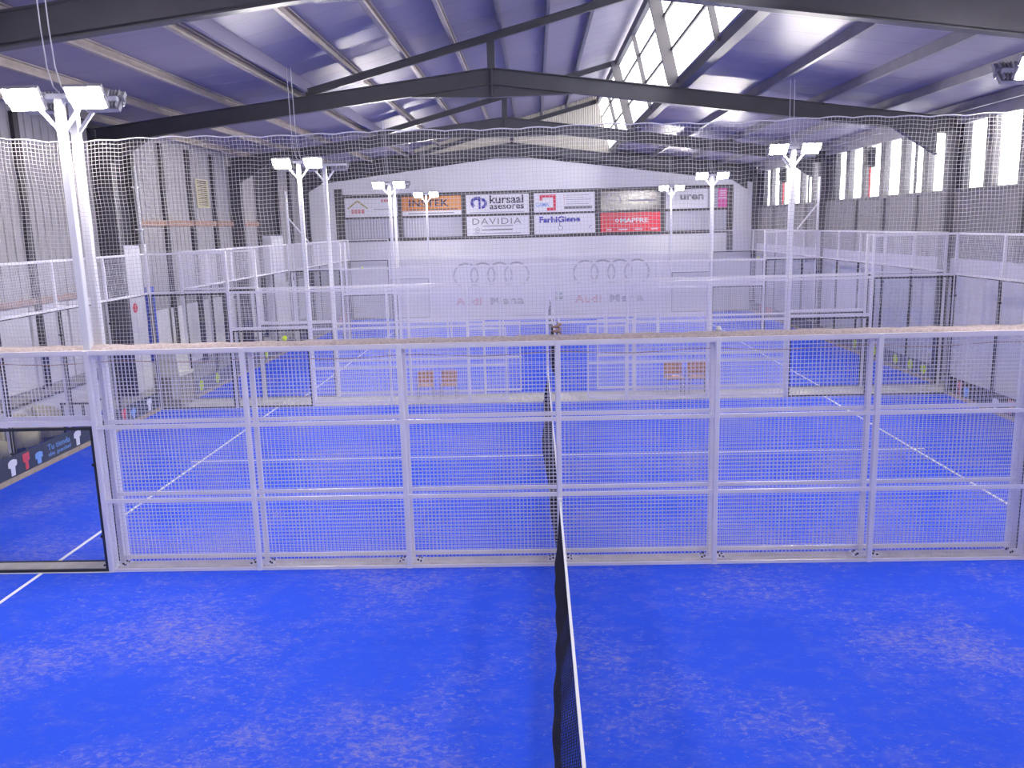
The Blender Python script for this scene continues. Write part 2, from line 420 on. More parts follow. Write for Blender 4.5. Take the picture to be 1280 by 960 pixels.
# left wall: grey sheets between dark uprights
wl = structure('wall_left', (WL, 0, 0), 'grey sheeted side wall with dark uprights')
ups = [YF, -3.6, -1.2, 1.2, 3.6, 6.0, 8.4, 10.8, 13.2, 16.4, 18.95, 21.0, 22.3, 24.4, 26.4, 28.55, 30.66, 33.2, 35.5, 38.4, 40.4, YB]
for k in range(len(ups)-1):
    a, b_ = ups[k], ups[k+1]
    dark = (a, b_) in ((22.3, 24.4), (35.5, 38.4))
    zt = rafter_top(WL)+0.3
    if dark:
        MB().box(-0.3, -0.1, a, b_, 0, zt).build('wall_panel', 'wall_dark', wl)
    else:
        # ribbed sheet
        mb = MB(); x = a+0.02; n = 0
        while x < b_-0.03:
            mb.box(-0.12, 0.0 if n % 2 else -0.025, x, min(x+0.16, b_-0.02), 2.3, zt); x += 0.16; n += 1
        mb.build('wall_panel', 'wall_grey', wl)
        MB().box(-0.12, -0.04, a, b_, 0, 2.3).build('wall_panel', 'wall_grey', wl)
    if k:
        put('upright', cached('lw_up', lambda: MB().box(-0.1, 0.1, -0.1, 0.1, 0, rafter_top(WL)).mesh('upright', 'post_dark')), wl, (0, a, 0))
MB().box(-0.05, 0.10, 24.4, 35.4, 4.72, 4.90).build('girt', 'girt', wl)
MB().box(-0.05, 0.10, 8.0, 21.0, 2.92, 3.06).build('girt', 'girt', wl)
for k in range(6):
    a = 12.2 + k*1.62
    put('wall_board', cached('lw_brd', lambda: MB().box(-0.02, 0.03, 0, 1.52, 1.0, 2.88).mesh('wall_board', 'board_white')), wl, (0, a, 0))
for k in range(9):
    a = 25.0 + k*1.16
    put('wall_board', cached('lw_brd2', lambda: MB().box(0.0, 0.04, 0, 0.95, 0.2, 2.15).mesh('wall_board', 'board_white')), wl, (0.02, a, 0))
for k in range(3):
    put('wall_board', cached('lw_brd2', None), wl, (0.02, 38.6 + k*1.16, 0))

# ------------------------------------------------------------------ roof
ce = structure('ceiling', (0, 0, 0), 'lilac grey metal roof sheets on beige purlins')
def slab(p0, p1, wid, th=0.04):
    """sheet spanning in the x-z profile from p0 to p1, wid along y"""
    (x0, z0), (x1, z1) = p0, p1
    return MB().prism([(x0, z0), (x1, z1), (x1, z1+th), (x0, z0+th)], 1, 0.004, wid-0.004)
PW = 1.02
PURLIN_H = 0.2
npan = int((YB-YF)/PW)+1
prof = {'left': ((WL-0.2, rafter_top(WL-0.2)+0.2), (MX0+0.05, rafter_top(MX0)+0.215)),
        'mon': ((MX0-0.1, mon_top(MX0-0.1)+0.2), (MX1+0.25, mon_top(MX1+0.25)+0.2)),
        'right': ((GX1-0.05, rafter_top(GX1)+0.2), (WR+0.2, rafter_top(WR+0.2)+0.2))}
for key, (p0, p1) in prof.items():
    me = slab(p0, p1, PW).mesh('roof_panel', 'roof_sheet')
    for k in range(npan): put('roof_panel', me, ce, (0, YF + k*PW, 0))
MB().prism([(MX0-0.02, rafter_top(MX0)+0.1), (MX0+0.06, rafter_top(MX0)+0.1), (MX0+0.06, mon_top(MX0)+0.26), (MX0-0.02, mon_top(MX0)+0.26)], 1, YF, YB).build('closure_strip', 'roof_sheet', ce)
def purlin_mesh(mat):
    L = YB - YF; mb = MB(); h = PURLIN_H
    mb.box(-0.045, -0.025, 0, L, 0, h); mb.box(-0.045, 0.055, 0, L, 0, 0.02); mb.box(-0.045, 0.055, 0, L, h-0.02, h)
    mb.box(0.045, 0.055, 0, L, 0, 0.05)
    return mb.mesh('purlin', mat)
pm = purlin_mesh('purlin'); pg = purlin_mesh('purlin_shade')
for x in (-11.4, -9.85, -8.18, -6.45): put('purlin', pm, ce, (x, YF, rafter_top(x)-0.002))
for x in (-4.9, -3.54, -2.27, -1.04, 0.18, 1.4): put('purlin', pm if x < -1.5 else pg, ce, (x, YF, mon_top(x)-0.002))
for x in (5.53, 7.2, 8.83, 10.4): put('purlin', pg, ce, (x, YF, rafter_top(x)-0.002))
MB().box(-0.12, 0.12, 0, YB-YF, 0, 0.24).build('edge_beam', 'edge_beam', ce, (GX1+0.1, YF, rafter_top(GX1)-0.02))
MB().box(-0.05, 0.1, 0, YB-YF, -0.1, 0.16).build('edge_beam', 'edge_beam', ce, (GX0-0.02, YF, GZ0-0.1))
slab((GX1-0.02, rafter_top(GX1)+0.26), (WR+0.2, rafter_top(WR+0.2)+0.26), YB-YF, 0.02).build('bounce_sheet', 'bounce_sheet', ce, (0, YF, 0))  # unseen white reflector added to throw daylight up under the monitor roof
# monitor glazing
wm = structure('window_5', (0, 0, 0), 'tilted strip of bright skylight panes beside the roof ridge')
def gp(t): return (GX0+(GX1-GX0)*t, GZ0+(GZ1-GZ0)*t)
def glaze(t0, t1, y0, y1, th, name, mat, off=0.0):
    (xa, za), (xb, zb) = gp(t0), gp(t1)
    nx, nz = 0.971, 0.239
    return MB().prism([(xa+nx*off, za+nz*off), (xb+nx*off, zb+nz*off), (xb+nx*(off+th), zb+nz*(off+th)), (xa+nx*(off+th), za+nz*(off+th))], 1, y0, y1).build(name, mat, wm)
ypts = [YF, -2.5, 2.5, 7.5, 12.5, 17.5, 22.5, 27.5, 32.5, 37.5, YB]
for a, b_ in zip(ypts, ypts[1:]):
    for r in range(3): glaze(r/3+0.004, (r+1)/3-0.004, a+0.02, b_-0.02, 0.015, 'pane', 'window_glass', 0.02)
for k, y in enumerate(ypts[1:-1]):
    big = y % 10 == 2.5 and y > 0
    wd = 0.06 if big else 0.03
    glaze(0, 1, y-wd, y+wd, 0.30 if big else 0.13, 'mullion', 'mullion_grey', -0.28 if big else -0.11)
for r in (1, 2): glaze(r/3-0.012, r/3+0.012, YF, YB, 0.06, 'glazing_bar', 'steel_dark', -0.02)
# portal frames
FL = ['steel portal frame over the hanging net, knees on the side walls', 'steel portal frame over the walkway with the chairs',
      'steel portal frame over the middle of the hall beyond the walkway', 'steel portal frame standing against the sponsor wall']
def ibeam(x0, z0, x1, z1, d, fw, tf=0.025, tw=0.02):
    """I-section in the x-z plane; z0,z1 are the top edge"""
    mb = MB()
    mb.prism([(x0, z0), (x1, z1), (x1, z1-tf), (x0, z0-tf)], 1, -fw/2, fw/2)
    mb.prism([(x0, z0-d+tf), (x1, z1-d+tf), (x1, z1-d), (x0, z0-d)], 1, -fw/2, fw/2)
    mb.prism([(x0, z0-tf), (x1, z1-tf), (x1, z1-d+tf), (x0, z0-d+tf)], 1, -tw/2, tw/2)
    return mb
for k, y in enumerate(FRAMES):
    f = thing('portal_frame', FL[k], 'roof frame', (0, y, 0))
    D = 0.52 if k == 0 else 0.42
    ibeam(WL+0.1, rafter_top(WL+0.1), RIDX, RIDZ, D, 0.2).build('rafter', 'steel_dark', f)
    ibeam(RIDX, RIDZ, WR-0.02, rafter_top(WR-0.02), D, 0.2).build('rafter', 'steel_dark', f)
    hz = RIDZ - 0.72
    mb = MB(); mb.prism([(RIDX-2.1, RIDZ-D-SL*2.1), (RIDX, RIDZ-D), (RIDX, hz), (RIDX-0.2, hz)], 1, -0.01, 0.01)
    mb.prism([(RIDX, RIDZ-D), (RIDX+2.1, RIDZ-D-SR*2.1), (RIDX+0.2, hz), (RIDX, hz)], 1, -0.01, 0.01)
    mb.prism([(RIDX-2.1, RIDZ-D-SL*2.1-0.002), (RIDX-0.1, hz), (RIDX-0.1, hz-0.02), (RIDX-2.1, RIDZ-D-SL*2.1-0.022)], 1, -0.09, 0.09)
    mb.prism([(RIDX+0.1, hz), (RIDX+2.1, RIDZ-D-SR*2.1-0.002), (RIDX+2.1, RIDZ-D-SR*2.1-0.022), (RIDX+0.1, hz-0.02)], 1, -0.09, 0.09)
    mb.box(RIDX-0.1, RIDX+0.1, -0.09, 0.09, hz-0.02, hz)
    mb.build('haunch', 'steel_dark', f)
    MB().box(RIDX-0.02, RIDX+0.02, -0.11, 0.11, hz-0.03, RIDZ+0.01).build('apex_plate', 'steel_dark', f)
    MB().box(RIDX-0.1, RIDX+0.1, -0.06, 0.06, RIDZ, mon_top(RIDX)-0.16).build('post', 'steel_dark', f)
    ibeam(MX0, MZ0-0.004, MX1, MZ1-0.004, 0.2, 0.12, 0.015, 0.012).build('monitor_rafter', 'steel_dark', f)
    MB().box(WR-0.22, WR+0.15, -0.12, 0.12, 0, rafter_top(WR)-0.3).build('column', 'column_grey', f)
    MB().box(WL+0.02, WL+0.45, -0.12, 0.12, 0, rafter_top(WL)-0.3).build('column', 'steel_dark', f)
    mb = MB(); mb.prism([(WR-0.5, rafter_top(WR-0.5)-D), (WR-1.6, rafter_top(WR-1.6)-D), (WR-0.5, rafter_top(WR-.5)-D-0.55)], 1, -0.02, 0.02)
    mb.bar((WR-1.6, 0, rafter_top(WR-1.6)-D), (WR-0.5, 0, rafter_top(WR-.5)-D-0.55), 0.2, 0.03)
    mb.build('knee', 'steel_dark', f)
    mb = MB(); mb.prism([(WL+0.45, rafter_top(WL+.45)-D-0.5), (WL+1.6, rafter_top(WL+1.6)-D), (WL+0.45, rafter_top(WL+.45)-D)], 1, -0.02, 0.02)
    mb.bar((WL+0.45, 0, rafter_top(WL+.45)-D-0.5), (WL+1.6, 0, rafter_top(WL+1.6)-D), 0.2, 0.03)
    mb.build('knee', 'steel_dark', f)

# ------------------------------------------------------------------ court enclosures
PITCH = 0.05; WIRE = 0.0042
def wire_panel(wd, ht):
    """welded wire mesh, lower-left at the origin, in the x-z plane"""
    def mk():
        mb = MB(); h = WIRE/2
        def rod_v(x):
            i = len(mb.v)
            for z in (0, ht): mb.v += [(x-h, -h, z), (x+h, -h, z), (x+h, h, z), (x-h, h, z)]
            for k in range(4): mb.f.append((i+k, i+(k+1) % 4, i+4+(k+1) % 4, i+4+k))
        def rod_h(z):
            i = len(mb.v)
            for x in (0, wd): mb.v += [(x, -h+WIRE, z-h), (x, h+WIRE, z-h), (x, h+WIRE, z+h), (x, -h+WIRE, z+h)]
            for k in range(4): mb.f.append((i+k, i+4+k, i+4+(k+1) % 4, i+(k+1) % 4))
        n = int(round(wd/PITCH))
        for k in range(1, n): rod_v(wd*k/n)
        n = int(round(ht/PITCH))
        for k in range(1, n): rod_h(ht*k/n)
        return mb.mesh('wire_mesh', 'wire')
    return cached(('wire', round(wd, 3), round(ht, 3)), mk)
def pane_mesh(wd, ht): return cached(('pane', round(wd, 3), ht), lambda: MB().box(0, wd, -0.005, 0.005, 0, ht).mesh('glass_pane', 'court_glass'))
def seal_mesh(wd, ht, s=0.02):
    def mk():
        mb = MB(); t = 0.012
        mb.box(0, s, -t, t, 0, ht); mb.box(wd-s, wd, -t, t, 0, ht); mb.box(s, wd-s, -t, t, 0, s); mb.box(s, wd-s, -t, t, ht-s, ht)
        return mb.mesh('seal', 'seal')
    return cached(('seal', round(wd, 3), ht, s), mk)
def clamp_mesh(): return cached('clamp', lambda: MB().tube([(0, -0.03, 0), (0, 0.03, 0)], 0.022, 8).mesh('clamp', 'clamp'))
RH = 0.05
def rail(parent, x0, x1, z, axis=0, y=0.0, h=RH, d=0.04):
    L = x1-x0
    if axis == 0: me = cached(('railx', round(L, 3), h, d), lambda: MB().box(0, L, -d/2, d/2, -h, 0).mesh('rail', 'white_steel'))
    else: me = cached(('raily', round(L, 3), h, d), lambda: MB().box(-d/2, d/2, 0, L, -h, 0).mesh('rail', 'white_steel'))
    return put('rail', me, parent, (x0, y, z) if axis == 0 else (y, x0, z))
def post(parent, x, y, h, wd=0.065): return put('post', boxmesh('post', (wd, 0.06, h), 'white_steel', 0.006), parent, (x, y, 0))
def add_pane(parent, x, y, wd, ht, rz=0.0, seal=0.02, clamps=True):
    p = put('glass_pane', pane_mesh(wd, ht), parent, (x, y, 0.02), (0, 0, rz))
    put('seal', seal_mesh(wd, ht, seal), p)
    if clamps:
        for z in (0.5, ht-0.5):
            put('clamp', clamp_mesh(), p, (wd-0.03, 0, z))
    return p
def plate(parent, x, y):
    p = put('base_plate', boxmesh('base_plate', (0.34, 0.09, 0.012), 'white_steel'), parent, (x, y, 0.05))
    bm_ = boxmesh('bolt', (0.022, 0.022, 0.02), 'clamp')
    for bx in (-0.14, -0.10, 0.10, 0.14): put('bolt', bm_, p, (bx, -0.02 if abs(bx) > .12 else 0.02, 0.012))
def side_fence(y, dx, label, gate=False, plates=0, seal=0.032, near=False, mast=False):
    f = thing('court_fence', label, 'fence', (dx, y, 0))
    # middle 12 m of welded mesh
    for x in (-4, -2, 0, 2, 4): post(f, x, 0, 3.0)
    if not mast:
        for x in (-6, 6): post(f, x, 0, 3.0)
    for x in (-10, 10): post(f, x, 0, 4.0)
    for x in (-8, 8): post(f, x, 0, 4.0)
    segs = [(-6, 6)] if not gate else [(-6, -2), (2, 6)]
    for a, b_ in segs:
        for z in ((0.03, 1.0, 2.0) if plates > 0 else (0.10, 1.0, 2.0)): rail(f, a, b_, z+0.02)
    rail(f, -8, 8, 3.0, h=0.06)
    for k in range(6):
        x = -6+2*k
        if gate and k in (2, 3):
            put('wire_mesh', wire_panel(1.94, 0.92), f, (x+0.03, 0, 2.05), kind='stuff')
            sx = -2.0 if k == 2 else 1.0
            # hinged leaf standing beside the opening
            lf = put('gate_leaf', cached('leaf', lambda: MB().box(0, 0.04, -0.02, 0.02, 0.08, 1.95).box(0.94, 0.98, -0.02, 0.02, 0.08, 1.95).box(0.04, 0.94, -0.02, 0.02, 0.08, 0.13).box(0.04, 0.94, -0.02, 0.02, 1.9, 1.95).mesh('gate_leaf', 'white_steel')), f, (sx, 0.0, 0))
            put('wire_mesh', wire_panel(0.9, 1.77), lf, (0.04, 0, 0.13), kind='stuff')
            rail(f, sx, sx+1, 1.02)
        else:
            put('wire_mesh', wire_panel(1.94, 2.90), f, (x+0.03, 0, 0.04), kind='stuff')
    if gate: rail(f, -2, 2, 2.06, h=0.06)
    if plates:
        for x in (-6, -4, -2, 0, 2, 4, 6): plate(f, x, plates*0.10)
    # glazed ends: 2 m high pane with mesh over it, then 3 m pane with mesh over it
    for sg in (-1, 1):
        xa = -8 if sg < 0 else 6
        add_pane(f, xa+0.04, 0.0, 1.92, 1.98, seal=seal)
        rail(f, xa, xa+2, 2.09, h=0.07)
        put('wire_mesh', wire_panel(1.94, 0.85), f, (xa+0.03, 0, 2.09), kind='stuff')
        xb = -10 if sg < 0 else 8
        add_pane(f, xb+0.04, 0.0, 1.92, 2.94, seal=seal)
        rail(f, xb, xb+2, 3.03); rail(f, xb, xb+2, 4.0)
        put('wire_mesh', wire_panel(1.94, 0.92), f, (xb+0.03, 0, 3.03), kind='stuff')
        rail(f, min(xa, xb), min(xa, xb)+4, 0.02, h=0.02, d=0.07)
    return f
def end_wall(x, y0, y1, label, sg):
    f = thing('court_end_wall', label, 'glass wall', (x, y0, 0))
    L = y1-y0; n = 5; p = L/n
    for k in range(1, n): post(f, sg*0.05, k*p, 4.0)
    rail(f, 0.05, L-0.05, 3.03, axis=1, y=sg*0.02); rail(f, 0.05, L-0.05, 4.0, axis=1, y=sg*0.02)
    for k in range(n):
        add_pane(f, 0, k*p+0.03, p-0.06, 2.96, rz=math.pi/2)
        put('wire_mesh', wire_panel(round(p-0.06, 3), 0.92), f, (sg*0.02, k*p+0.03, 3.03), (0, 0, math.pi/2), kind='stuff')
    return f
Y1, Y2, Y3, Y4, Y5, Y6, Y7 = 10.0, 10.31, 20.52, 21.75, 31.60, 31.95, 41.65
D3, D4 = 0.33, 0.44
side_fence(Y1, 0, 'white welded-mesh fence on the near side of the hanging net, dark-framed pane at its end', plates=1, seal=0.035)
side_fence(Y2, 0, 'white welded-mesh fence just behind the hanging net, doubling the nearer fence', plates=-1)
side_fence(Y3, 0, 'white mesh fence with open gateway on the near edge of the chair walkway', gate=True)
side_fence(Y4, D3, 'white mesh fence with open gateway on the far edge of the chair walkway', gate=True)
side_fence(Y5, D3, 'white mesh fence closing the far side of the court beyond the walkway')
side_fence(Y6, D4, 'white mesh fence on the near side of the court before the sponsor wall')
side_fence(Y7, D4, 'white mesh and glass fence standing right before the sponsor wall')
EW = [('glass end wall of the court under the camera, counter side', 'glass end wall of the court under the camera, window side'),
      ('glass end wall with slate clothing banner at its foot, before the counter', 'glass end wall with black banner at its foot, below the windows'),
      ('glass end wall with ball banner at its foot, beside the louvre wall', 'glass end wall with ball banner at its foot, below the middle windows'),
      ('glass end wall of the last court, beside the dark uprights', 'glass end wall of the last court, below the farthest windows')]
for k, (y0, y1, dx) in enumerate(COURTS):
    if k == 0: continue
    end_wall(-10+dx, y0, y1, EW[k][0], -1); end_wall(10+dx, y0, y1, EW[k][1], 1)

# ------------------------------------------------------------------ floodlight masts
def mast(x, y, face, label, group=None, top=7.6, cable=True, cab_dx=0.15):
    t = thing('floodlight_mast', label, 'floodlight', (x, y, 0), group=group)
    put('pole', boxmesh('pole', (0.10, 0.09, 6.08), 'lamp_white', 0.01), t)
    put('crossarm', boxmesh('crossarm', (1.15, 0.06, 0.06), 'lamp_white', 0.006), t, (0, 0, 6.08))
    for s in (-1, 1):
        MB().bar((s*0.04, 0, 5.72), (s*0.34, 0, 6.08), 0.04).build('brace', 'lamp_white', t)
        def fl():
            mb = MB()   # floodlight housing: finned tray, lens side at -y
            mb.prism([(-0.21, -0.15), (0.21, -0.15), (0.23, 0.15), (-0.23, 0.15)], 1, 0.012, 0.07)
            for q in range(9): mb.box(-0.18+q*0.045-0.006, -0.18+q*0.045+0.006, 0.07, 0.12, -0.13, 0.13)
            mb.box(-0.235, -0.22, -0.0, 0.05, -0.04, 0.04); mb.box(0.22, 0.235, -0.0, 0.05, -0.04, 0.04)
            return mb.mesh('floodlight', 'lamp_grey')
        ang = math.radians(38)
        fo = put('floodlight', cached('flood', fl), t, (s*0.385, face*0.10, 6.06), (ang if face < 0 else ang, 0, 0 if face < 0 else math.pi))
        put('lens', cached('lens', lambda: MB().prism([(-0.19, -0.13), (0.19, -0.13), (0.21, 0.13), (-0.21, 0.13)], 1, 0.004, 0.012).mesh('lens', 'lamp_lens')), fo)
        put('bracket', cached('brk', lambda: MB().bar((-0.24, 0.04, 0), (-0.24, 0.10, 0.02), 0.03, 0.03).bar((0.24, 0.04, 0), (0.24, 0.10, 0.02), 0.03, 0.03).bar((-0.24, 0.10, 0.02), (0.24, 0.10, 0.02), 0.03).mesh('bracket', 'lamp_grey')), fo)
    if cable:
        for s in (0, 1):
            cx = -0.10 + 0.1*s
            pts = [(cx-0.03, 0, top), (cx-0.02, 0, 6.9), (cx, 0, 6.45), (cx+0.05, 0, 6.22), (cx+0.14, 0, 6.12)]
            MB().tube(pts, 0.008, 5).build('cable', 'cable', t)
    return t
GM = 'floodlight masts on the court fences'
def roofz(x): return (mon_top(x) if MX0 < x < MX1 else rafter_top(x)) + 0.15
for x, w_ in ((-6, 'counter'), (6, 'window')):
    mast(x, Y1+0.07, -1, 'twin floodlight mast on the fence before the hanging net, %s end, lamps lit' % w_, GM, roofz(x))
    mast(x, Y2+0.07, 1, 'twin floodlight mast just behind the hanging net, %s end, lamps turned away' % w_, GM, cable=False)
    mast(x, Y3+0.07, -1, 'twin floodlight mast on the near edge of the chair walkway, %s end, lamps lit' % w_, GM, roofz(x))
    mast(x+D3, Y4+0.07, 1, 'twin floodlight mast on the far edge of the chair walkway, %s end, lamps turned away' % w_, GM, cable=False)
    mast(x+D3, Y5+0.07, -1, 'twin floodlight mast at the far side of the court beyond the walkway, %s end' % w_, GM, roofz(x+D3))
    mast(x+D4, Y6+0.07, 1, 'twin floodlight mast with turned-away lamps between the two farthest courts, %s end' % w_, GM, cable=False)
    mast(x+D4, Y7+0.07, -1, 'twin floodlight mast right before the sponsor wall, %s end, lamps lit' % w_, GM, roofz(x+D4))
    mast(x, -0.05, 1, 'twin floodlight mast beside the photographer, %s end, lamps turned away' % w_, GM, cable=False)
# braced net posts on the far corners
for x, sg, w_ in ((-9.62, 1, 'counter'), (10.30, -1, 'window')):
    t = thing('net_post', 'braced white net post on the fence corner between the farthest courts, %s side' % w_, 'post', (x, Y5+0.17, 0))
    MB().box(-0.035, 0.035, -0.035, 0.035, 0, 5.95).build('pole', 'lamp_white', t)
    MB().bar((0, 0, 5.0), (sg*0.75, 0, 4.05), 0.045).build('brace', 'lamp_white', t)

# ------------------------------------------------------------------ hanging safety net over the first fence pair
sn = thing('safety_net', 'pale knotted safety net hanging above the double fence', 'net', (0, 10.155, 0))
def net_y(x, z): return 0.02*math.sin(x*1.7+z) + 0.012*math.sin(x*5.1-2*z)
def net_top(x): return 5.58 + 0.02*abs(math.sin(x*7.0)) + 0.012*math.sin(x*2.3) + (0.07*max(0, (-6-x))) + 0.01*max(0, x-4)
CELL = 0.047; XA, XB, ZB = -10.0, 10.0, 3.07
mb = MB(); th = 0.0023
def strand(pts, r):
    idx = []
    for p in pts:
        i = len(mb.v); idx.append(i)
        mb.v.extend([(p[0]-r, p[1]-r, p[2]-r), (p[0]+r, p[1]-r, p[2]+r), (p[0], p[1]+r, p[2])])
    for a, b_ in zip(idx, idx[1:]):
        for q in range(3): mb.f.append((a+q, b_+q, b_+(q+1) % 3, a+(q+1) % 3))
def net_pt(u, v):
    """u along the net, v 0..1 upwards"""
    x = XA+(XB-XA)*u; t = net_top(x)
    z = ZB+(t-ZB)*v
    xx = x + 0.010*math.sin(z*6+x*1.3) + 0.012*math.sin(x*3.1+z*2)
    zz = z + 0.012*math.sin(x*2.2+z*1.5)*(1-v)
    return (xx, net_y(x, z), zz)
NV = int((XB-XA)/CELL); NH = int(2.52/CELL)
for k in range(NV+1): strand([net_pt(k/NV, q/9) for q in range(10)], th)
for k in range(NH+1): strand([net_pt(q/160, k/NH) for q in range(161)], th)
mb.build('net_mesh', 'net_cord', sn, kind='stuff')
MB().tube([net_pt(q/240, 1.0) for q in range(241)], 0.008, 5).build('head_rope', 'rope', sn, smooth=True)
# slack foot of the net bunched on top of the two fences
hm = MB(); n = 200; prof_n = 7
for k in range(n+1):
    x = XA+(XB-XA)*k/n
    for q in range(prof_n):
        a = math.pi*q/(prof_n-1)
        y = -0.135*math.cos(a); z = 2.985 + 0.065*math.sin(a)**0.6 + 0.006*math.sin(x*9+q)*math.sin(a) + 0.005*math.sin(x*23.0)*math.sin(a)
        hm.v.append((x, y, z))
for k in range(n):
    for q in range(prof_n-1):
        i = k*prof_n+q; hm.f.append((i, i+prof_n, i+prof_n+1, i+1))
hm.build('bunched_foot', 'hem', sn, smooth=True)
# brown sag line cord under the foot
MB().tube([(XA+(XB-XA)*q/60, 0.13, 2.80+0.02*math.sin(q*1.1)) for q in range(61)], 0.006, 4).build('foot_cord', 'girt', sn)

# ------------------------------------------------------------------ court nets
def court_net(k, y0, y1, dx, label):
    t = thing('court_net', label, 'net', (dx, (y0+y1)/2, 0.013))
    hl = (y1-y0)/2 - 0.12
    mbn = MB(); r = 0.0037
    def pt(v, s):
        y = -hl+2*hl*s; top = 0.90-0.04*math.sin(math.pi*s)
        e = min(1.0, 4*s*(1-s)+0.05)**0.6
        bulge = 0.19*(min(1.0, (1-v)/0.62) if v > 0.38 else 1-0.3*(1-v/0.38)**2)*(0.85+0.15*math.sin(y*1.4+1.0+k))*e
        x = -bulge - 0.008*math.sin(y*9+3*v)*math.sin(math.pi*v)
        return (x, y, 0.012+(top-0.012)*v)
    def st(pts):
        idx = []
        for p in pts:
            i = len(mbn.v); idx.append(i)
            mbn.v.extend([(p[0]-r, p[1]-r, p[2]-r), (p[0]+r, p[1], p[2]+r), (p[0], p[1]+r, p[2])])
        for a, b_ in zip(idx, idx[1:]):
            for q in range(3): mbn.f.append((a+q, b_+q, b_+(q+1) % 3, a+(q+1) % 3))
    nv = int(2*hl/0.036)
    for q in range(nv+1): st([pt(v/8, q/nv) for v in range(9)])
    for q in range(30): st([pt(q/29, s/140) for s in range(141)])
    mbn.build('net_mesh', 'court_net_black', t, kind='stuff')
    tp = MB(); n2 = 60
    for q in range(n2+1):
        p = pt(1.0, q/n2); tp.v += [(0.012, p[1], p[2]-0.05), (0.012, p[1], p[2]+0.012), (-0.012, p[1], p[2]+0.012), (-0.012, p[1], p[2]-0.05)]
    for q in range(n2):
        for e in range(3): tp.f.append((4*q+e, 4*q+e+1, 4*q+5+e, 4*q+4+e))
    tp.build('tape', 'tape_white', t)
    for s in (-1, 1):
        MB().box(-0.03, 0.03, s*hl-0.03+s*0.03, s*hl+0.03+s*0.03, 0, 0.95).build('net_post', 'lamp_white', t)
NL = ['black court net with white tape running under the camera towards the double fence', 'black court net with white tape between the double fence and the walkway',
      'black court net on the court beyond the walkway', 'black court net on the court before the sponsor wall']
for k, (y0, y1, dx) in enumerate(COURTS): court_net(k, y0, y1, dx, NL[k])

# ------------------------------------------------------------------ sponsor signs on the far wall
SG = 'sponsor signs on the far wall'
def sign(name, x0, x1, z0, z1, mat, label, cat='sign'):
    t = thing(name, label, cat, (x0, YB-0.075, z0), group=SG if cat == 'sign' else None)
    put('board', boxmesh('board', (round(x1-x0, 3), 0.02, round(z1-z0, 3)), mat), t, ((x1-x0)/2, 0, 0))
    return t, x1-x0, z1-z0
def txt(t, s, x, z, wd, ht, mat, **k): return put('lettering', text_mesh(s, wd, ht, mat, **k), t, (x, -0.011, z))
def bars(t, x0, x1, z0, z1, mat, name='print_line'): return MB().box(x0, x1, -0.016, -0.0105, z0, z1).build(name, mat, t)
def ringmesh(cx, cz, r, w_, mat, t, n=28, a0=0, a1=2*math.pi, name='ring', rx=1.0):
    mb = MB()
    for q in range(n+1):
        a = a0+(a1-a0)*q/n
        for rr, y in ((r, -0.016), (r-w_, -0.016)): mb.v.append((cx+rx*rr*math.cos(a), y, cz+rr*math.sin(a)))
    for q in range(n): mb.f.append((2*q, 2*q+1, 2*q+3, 2*q+2))
    return mb.build(name, mat, t)
U0, U1, L0, L1 = 5.09, 6.03, 4.02, 4.98
# 1 house logo
t, W_, H_ = sign('sponsor_sign', -9.78, -7.13, U0, U1, 'sign_white', 'faded white sign with a small house logo and red lettering')
mb = MB(); mb.bar((0.15, -0.013, 0.42), (0.65, -0.013, 0.80), 0.012, 0.07); mb.bar((0.65, -0.013, 0.80), (1.15, -0.013, 0.42), 0.012, 0.07)
mb.build('house_logo', 'ink_olive', t)
for q in range(4): bars(t, 0.33+q*0.17, 0.46+q*0.17, 0.18, 0.38, 'ink_rust', 'letter')
for q in range(4): bars(t, 1.85+q*0.14, 1.95+q*0.14, 0.72, 0.84, 'ink_rust', 'letter')
bars(t, 1.45, 2.45, 0.35, 0.39, 'ink_silver')
# 2 orange
t, W_, H_ = sign('sponsor_sign', -6.88, -3.92, U0, U1, 'sign_orange', 'orange sign with dark lettering and a white strip along its foot')
txt(t, 'INSTEK', 0.35, 0.42, 2.0, 0.36, 'ink_dark', bold=0.015)
bars(t, 0.0, W_, 0.0, 0.22, 'sign_white', 'white_strip'); bars(t, 0.2, 2.8, 0.27, 0.31, 'ink_dark')
mb = MB().box(0.3, 2.6, -0.02, -0.0165, 0.09, 0.13).build('print_line', 'ink_grey', t)
# 3 kursaal asesores
t, W_, H_ = sign('sponsor_sign', -3.66, -0.52, U0, U1, 'sign_white', 'white sign with a round violet emblem and two lines of dark lettering')
ringmesh(0.52, 0.55, 0.30, 0.16, 'ink_blue', t, a0=0.7, a1=2.9, name='emblem'); ringmesh(0.52, 0.55, 0.30, 0.16, 'ink_blue', t, a0=2.95, a1=4.1, name='emblem')
ringmesh(0.78, 0.52, 0.26, 0.14, 'ink_blue', t, a0=-1.6, a1=1.7, name='emblem'); bars(t, 0.62, 0.72, 0.25, 0.85, 'ink_blue', 'emblem')
txt(t, 'kursaal', 1.18, 0.50, 1.68, 0.40, 'ink_dark', bold=0.02); txt(t, 'asesores', 1.18, 0.22, 1.70, 0.22, 'ink_dark', bold=0.02)
bars(t, 0.15, 2.9, 0.06, 0.09, 'ink_silver')
